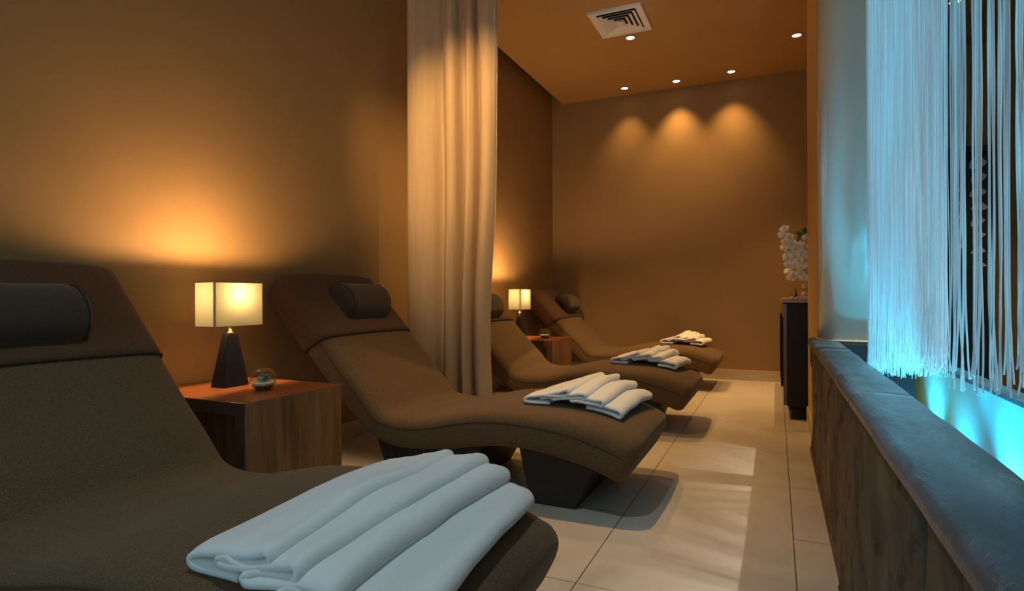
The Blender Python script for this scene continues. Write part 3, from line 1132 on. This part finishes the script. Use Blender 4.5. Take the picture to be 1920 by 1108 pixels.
# ------------------------------------------------------------------ sideboard
def make_sideboard():
    root = empty('sideboard', (.29, 5.2, 0), 'tall black sideboard with a stone coloured top at the wall end', 'sideboard')
    ox, oy = .29, 5.2
    def B(a, b, bev=.003):
        return bx((a[0] - ox, a[1] - oy, a[2]), (b[0] - ox, b[1] - oy, b[2]), bev)
    y0, y1 = 4.455, 6.02
    fin('cabinet_body', B((.070, y0, .088), (.515, y1, .803), .004), M['black'], root)
    fin('cabinet_top', B((.036, y0 - .02, .803), (.518, y1 + .02, .832), .004), M['topstone'], root)
    n = 3
    for k in range(n):
        a = y0 + .004 + (y1 - y0 - .008) / n * k
        b = a + (y1 - y0 - .008) / n - .005
        d = fin('door', B((.046, a, .095), (.0695, b, .797), .002), M['frontwood'], root)
        fin('handle', B((.030, a + .03, .22), (.046, a + .045, .70), .002), M['blackmatt'], d)
    for yy in (y0 + .012, y1 - .10):
        for xx in (.095, .42):
            fin('leg', B((xx, yy, 0), (xx + .082, yy + .085, .088), .002), M['black'], root)
    fin('plinth', B((.082, y0 + .004, .066), (.50, y1 - .004, .0885), .002), M['blackmatt'], root)
    return root
make_sideboard()

# ------------------------------------------------------------------ orchids in a glass cube
def make_orchid():
    ox, oy, oz = .205, 4.72, .832
    root = empty('orchid_arrangement', (ox, oy, oz), 'white orchids drooping from a square glass vase on the black sideboard', 'flowers')
    bm = bx((-.045, -.045, .0008), (.055, .055, .105), .002)
    box(bm, (-.041, -.041, .006), (.051, .051, .1055))
    # open top: the inner walls are a second shell
    fin('glass_vase', bm, M['glass'], root, recalc=False)
    for k, (px, py) in enumerate(((-.020, -.015), (.026, -.012))):
        bm = bmesh.new()
        t = bmesh.ops.create_uvsphere(bm, u_segments=36, v_segments=14, radius=.021)
        for v in t['verts']:
            a = math.atan2(v.co.y, v.co.x)
            f = 1 + .06 * math.cos(a * 9)
            v.co = Vector((v.co.x * f + px, v.co.y * f + py, v.co.z * .95 + .0285))
        fin('ribbed_ball', bm, M['candle'], root, True)
    bm = bmesh.new()
    rnd = random.Random(11)
    for k in range(90):
        blob(bm, (rnd.uniform(-.035, .045), rnd.uniform(-.035, .045), rnd.uniform(.078, .104)), .0055, .0045, .004, k, 1)
    o = fin('pebble_fill', bm, M['pebble'], root, True)
    stems = [[(0, 0, .06), (-.005, 0, .22), (-.02, -.01, .38), (-.07, -.03, .47), (-.125, -.05, .47), (-.15, -.055, .40), (-.135, -.06, .30), (-.115, -.06, .20), (-.105, -.06, .13)],
             [(.01, 0, .06), (.02, .01, .25), (.02, 0, .38), (-.01, -.02, .44), (-.05, -.03, .40), (-.05, -.04, .30), (-.04, -.045, .20), (-.045, -.05, .14)],
             [(.02, .01, .06), (.04, 0, .30), (.045, -.02, .42), (.02, -.05, .45), (.005, -.06, .36), (.01, -.06, .26), (.0, -.06, .17)]]
    for st in stems:
        bm = bmesh.new()
        tube(bm, catmull(st, 40), .0028, 6, taper=.6)
        fin('stem', bm, M['stem'], root, True)
    def bloom(c, nrm, size, seed):
        rnd = random.Random(seed)
        nrm = Vector(nrm).normalized()
        u = nrm.cross(Vector((0, 0, 1))).normalized()
        w = u.cross(nrm)
        bm = bmesh.new()
        def petal(ang, ln, wd, cup):
            d = math.cos(ang) * u + math.sin(ang) * w
            s = -math.sin(ang) * u + math.cos(ang) * w
            top, bot = [], []
            rows = []
            for t in (0, .2, .45, .7, .9, 1.0):
                wd_t = wd * math.sin(math.pi * min(.93, .12 + t * .86)) ** .8
                cc = Vector(c) + d * ln * t + nrm * (cup * t * t * ln + .004 * t)
                rows.append([cc - s * wd_t + nrm * .10 * wd, cc, cc + s * wd_t + nrm * .10 * wd])
            V = [[bm.verts.new(p) for p in r] for r in rows]
            V2 = [[bm.verts.new(p - nrm * .0012) for p in r] for r in rows]
            n = len(V) - 1
            for i in range(n):
                for k in range(2):
                    bm.faces.new((V[i][k], V[i][k + 1], V[i + 1][k + 1], V[i + 1][k]))
                    bm.faces.new((V2[i][k + 1], V2[i][k], V2[i + 1][k], V2[i + 1][k + 1]))
                bm.faces.new((V[i + 1][0], V2[i + 1][0], V2[i][0], V[i][0]))
                bm.faces.new((V[i][2], V2[i][2], V2[i + 1][2], V[i + 1][2]))
            bm.faces.new((V[n][2], V2[n][2], V2[n][1], V[n][1]))
            bm.faces.new((V[n][1], V2[n][1], V2[n][0], V[n][0]))
        a0 = rnd.uniform(-.3, .3)
        for k, (aa, ln, wd) in enumerate(((90, .95, .40), (210, .95, .38), (330, .95, .38), (10, 1.05, .62), (170, 1.05, .62))):
            petal(math.radians(aa) + a0, size * ln, size * wd, rnd.uniform(-.15, .30))
        o = fin('blossom', bm, M['petal'], root, True)
        bm = bmesh.new()
        blob(bm, Vector(c) + nrm * size * .18 - w * size * .12, size * .16, size * .16, size * .22, seed, 1)
        fin('flower_lip', bm, M['lip'], o, True)
    spots = [(-.145, -.06, .50), (-.155, -.07, .455), (-.115, -.075, .44), (-.14, -.08, .41), (-.10, -.08, .395), (-.15, -.08, .365), (-.115, -.085, .345), (-.08, -.08, .36),
             (-.125, -.085, .30), (-.08, -.085, .31), (-.045, -.085, .38), (-.04, -.085, .33), (-.055, -.09, .27), (-.02, -.09, .29), (-.01, -.085, .35),
             (-.115, -.085, .245), (-.075, -.09, .235), (-.035, -.09, .225), (.005, -.09, .24), (-.12, -.085, .19), (-.085, -.09, .165), (-.045, -.09, .175), (-.105, -.08, .145), (-.02, -.085, .145),
             (.02, -.08, .31), (.0, -.07, .43)]
    rnd = random.Random(21)
    for k, p in enumerate(spots):
        bloom(p, (rnd.uniform(-.7, .2), -1, rnd.uniform(-.25, .35)), rnd.uniform(.030, .040), k + 1)
    for k, p in enumerate(((-.06, -.05, .475), (-.03, -.05, .46), (-.02, -.05, .50))):
        bm = bmesh.new()
        blob(bm, p, .010, .010, .015, k, 2, .05)
        fin('flower_bud', bm, M['stem'], root, True)
    for k, (a, ln, ht) in enumerate(((.4, .14, .46), (2.2, .15, .44), (4.4, .13, .47))):
        bm = bmesh.new()
        rows = []
        for t in (0, .25, .5, .75, 1):
            c = Vector((-.01 + math.cos(a) * ln * t * .6, -.02 + math.sin(a) * ln * t * .4, ht + .06 * math.sin(t * 3) - .05 * t))
            wd = .016 * math.sin(math.pi * min(.97, .1 + t * .87))
            s = Vector((-math.sin(a), math.cos(a), .3)).normalized()
            rows.append([c + s * wd, c + Vector((0, 0, .003)), c - s * wd, c - Vector((0, 0, .003))])
        loft(bm, rows)
        fin('leaf', bm, M['stem'], root, True)
    return root
make_orchid()
rnd = random.Random(4)
bm = bmesh.new()
for k in range(70):
    s = rnd.uniform(.005, .009)
    blob(bm, (rnd.uniform(.095, .30), rnd.uniform(4.475, 4.53), .832 + s * .62 + rnd.choice((0, 0, .006))), s, s * .8, s * .62, k, 1)
o = fin('decorative_pebbles', bm, M['pebble'], None, True)
tag(o, 'row of pale pebbles along the edge of the black sideboard top', 'pebbles', kind='stuff')
r = empty('incense_holder', (.130, 4.62, .832), 'small black pointed ornament on a dish, beside the square glass vase', 'ornament')
bm = bmesh.new()
lathe(bm, [(0, .0005), (.030, .001), (.036, .008), (.030, .010), (.010, .011), (0, .011)], seg=28)
fin('dish', bm, M['black'], r, True)
bm = bmesh.new()
lathe(bm, [(0, .011), (.014, .011), (.012, .018), (.0055, .030), (.003, .055), (.001, .074), (0, .075)], seg=20)
fin('spire', bm, M['black'], r, True)

# ------------------------------------------------------------------ hanging strand curtains
def strand(bm, x, y, zb, zt, r, rnd, sway=.006, flare=.015, segs=30, sides=4, wob=1.0):
    s0, s1 = rnd.uniform(0, 99), rnd.uniform(0, 99)
    fx, fy = rnd.uniform(-1, 1) * flare, rnd.uniform(-1, 1) * flare
    pts = []
    for k in range(segs + 1):
        u = (k / segs) ** 1.6 if segs > 12 else k / segs
        z = zb + (zt - zb) * u
        low = max(0, 1 - (z - zb) / .35)
        q = 1 - .75 * (z - zb) / (zt - zb)
        pts.append((x + q * sway * noise.noise(Vector((s0, z * 2.2 * wob, 0))) + fx * low ** 2 + .3 * sway * low * noise.noise(Vector((s0, z * 22, 4))),
                    y + q * sway * noise.noise(Vector((s1, z * 2.2 * wob, 7))) + fy * low ** 2 + .3 * sway * low * noise.noise(Vector((s1, z * 22, 9))), z))
    tube(bm, pts, r, sides, cap=True)

def strand_sheet(label, x0, x1, y, n, zb, r, seed, ydep=.045, flare=.014):
    rnd = random.Random(seed)
    bm = bmesh.new()
    for k in range(n):
        x = x0 + (x1 - x0) * (k + rnd.random()) / n
        strand(bm, x, y + rnd.uniform(-ydep, ydep), zb + rnd.uniform(-.02, .045), ZC - .034, r * rnd.uniform(.8, 1.25), rnd, .004, flare)
    return bm
def hang(label, bm, bar, group, m='strand'):
    xs = [v.co.x for v in bm.verts]; ysv = [v.co.y for v in bm.verts]
    c = Vector(((min(xs) + max(xs)) / 2, (min(ysv) + max(ysv)) / 2, ZC))
    root = empty('string_curtain', c, label, 'string curtain', group)
    for v in bm.verts:
        v.co -= c
    o = fin('strands', bm, M[m], root, True)
    o['kind'] = 'stuff'
    fin('header_bar', bx((bar[0] - c.x, bar[1] - c.y, -.034), (bar[2] - c.x, bar[3] - c.y, 0), .003), M['metal'], root)
    return root
hang('dense curtain of pale hanging strands in front of the frosted panel', strand_sheet('', .366, .545, 2.95, 300, .525, .0012, 1), (.355, 2.89, .55, 3.01), 'string curtains over the trough')
rnd = random.Random(2)
bm = bmesh.new()
for k in range(220):
    u = (k + rnd.random()) / 220
    strand(bm, .522 + rnd.uniform(-.019, .019), 2.872 - .44 * u, .54 + .055 * u + rnd.uniform(-.02, .05), ZC - .034, .0013 * rnd.uniform(.8, 1.25), rnd, .005, .013)
hang('dense curtain of blue lit hanging strands to the right of the frosted panel', bm, (.503, 2.42, .543, 2.882), 'string curtains over the trough')
BUN = [(2.330, 2.155, 12, .570, 'loose bundle of hanging strands next to the dense blue curtain'),
       (2.085, 2.010, 6, .590, 'second loose bundle of hanging strands to the right of the dense curtain'),
       (1.955, 1.905, 6, .600, 'narrow third bundle of hanging strands over the door edge'),
       (1.862, 1.802, 7, .615, 'thick fourth bundle of hanging strands, second from the right edge'),
       (1.752, 1.690, 7, .640, 'wavy bundle of hanging cords at the right edge of the picture')]
for k, (ya, yb, n, zb, lab) in enumerate(BUN):
    rnd = random.Random(40 + k)
    bm = bmesh.new()
    for i in range(n):
        strand(bm, .52 + rnd.uniform(-.003, .003), ya + (yb - ya) * (i + .2 + .6 * rnd.random()) / n, zb + rnd.uniform(-.02, .05), ZC - .034, rnd.uniform(.0018, .0028), rnd, .0045 if k < 4 else .012, .012, 46, 6, 1.4)
    hang(lab, bm, (.505, yb - .01, .535, ya + .01), 'string curtains over the trough', 'strandblue')

# ------------------------------------------------------------------ cyan floodlights in the trough
def flood(x, y, pw, label, aim, ang=75):
    root = empty('trough_light', (x, y, .045), label, 'light', 'cyan floodlights in the trough')
    bm = bmesh.new()
    lathe(bm, [(0, .001), (.030, .001), (.032, .030), (.026, .034), (0, .034)], seg=24)
    fin('housing', bm, M['blackmatt'], root, True)
    bm = bmesh.new()
    lathe(bm, [(0, .0385), (.020, .038), (.024, .0345), (0, .0345)], seg=24)
    fin('led_lens', bm, M['led'], root, True)
    l = bpy.data.lights.new('cyan_beam', 'SPOT')
    l.energy = pw
    l.color = CYAN
    l.spot_size = math.radians(ang)
    l.spot_blend = 1.0
    l.shadow_soft_size = .02
    o = bpy.data.objects.new('cyan_beam', l)
    COL.objects.link(o)
    o.location = (x, y, .10)
    d = (Vector(aim) - Vector((x, y, .10)))
    o.rotation_euler = d.to_track_quat('-Z', 'Y').to_euler()
flood(.41, 2.60, P_CYAN * .6, 'cyan floodlight below the dense strand curtain', (.425, 2.95, .85), 46)
flood(.62, 2.68, P_CYAN * .8, 'cyan floodlight below the second dense strand curtain', (.61, 2.97, .9), 46)
flood(.68, 3.56, P_CYAN * .6, 'cyan floodlight at the far end of the pale trough panel', (.735, 3.57, .9), 105)
flood(.66, 2.50, P_CYAN * 1.0, 'cyan floodlight at the near end of the pale trough panel', (.71, 2.50, .9), 110)
flood(.66, 3.05, P_CYAN * .22, 'added cyan fill light at the middle of the pale trough panel', (.735, 3.05, .7), 130)  # unseen filler added to tint the panel between the two glows
flood(.47, 2.05, P_CYAN * .9, 'cyan floodlight below the loose strand bundles', (.52, 2.05, 2.5))

# patterned screen in front of the door beyond
r = empty('leaf_patterned_screen', (1.52, 6.22, 0), 'dark screen with a pale leaf pattern standing before the far door', 'screen')
pts = [(-.12, .0), (.13, .0), (.13, 2.06)]
for k in range(7):
    a = math.pi / 2 * k / 6
    pts.append((-.0 - .12 * math.sin(a), 1.86 + .14 * math.cos(a)))
bm = bmesh.new()
A = [bm.verts.new((x, -.012, z + .001)) for x, z in pts]
B_ = [bm.verts.new((x, .012, z + .001)) for x, z in pts]
n = len(pts)
for i in range(n):
    bm.faces.new((A[i], A[(i + 1) % n], B_[(i + 1) % n], B_[i]))
bm.faces.new(A[::-1]); bm.faces.new(B_)
fin('panel', bm, M['screen'], r)
def leafshape(c, ang, ln, wd):
    bm = bmesh.new()
    d = Vector((math.cos(ang), 0, math.sin(ang))); s = Vector((-math.sin(ang), 0, math.cos(ang)))
    rows = []
    for t in [q / 12 for q in range(13)]:
        cc = Vector((c[0], -.0145, c[1])) + d * (ln * (t - .5)) + s * (.02 * math.sin(math.pi * t))
        w = max(.001, wd * math.sin(math.pi * t) ** .7)
        rows.append([cc + s * w, cc + s * w + Vector((0, .002, 0)), cc - s * w + Vector((0, .002, 0)), cc - s * w])
    loft(bm, rows)
    fin('leaf_motif', bm, M['leafpale'], r)
for k in range(8):
    leafshape((.062 + .008 * (k % 2), 1.97 - k * .125), .35 + .30 * math.sin(k * 1.7), .13 - .004 * k, .050 - .004 * k)
for k in range(5):
    leafshape((-.075, 1.75 - k * .12), -.6, .09, .014)
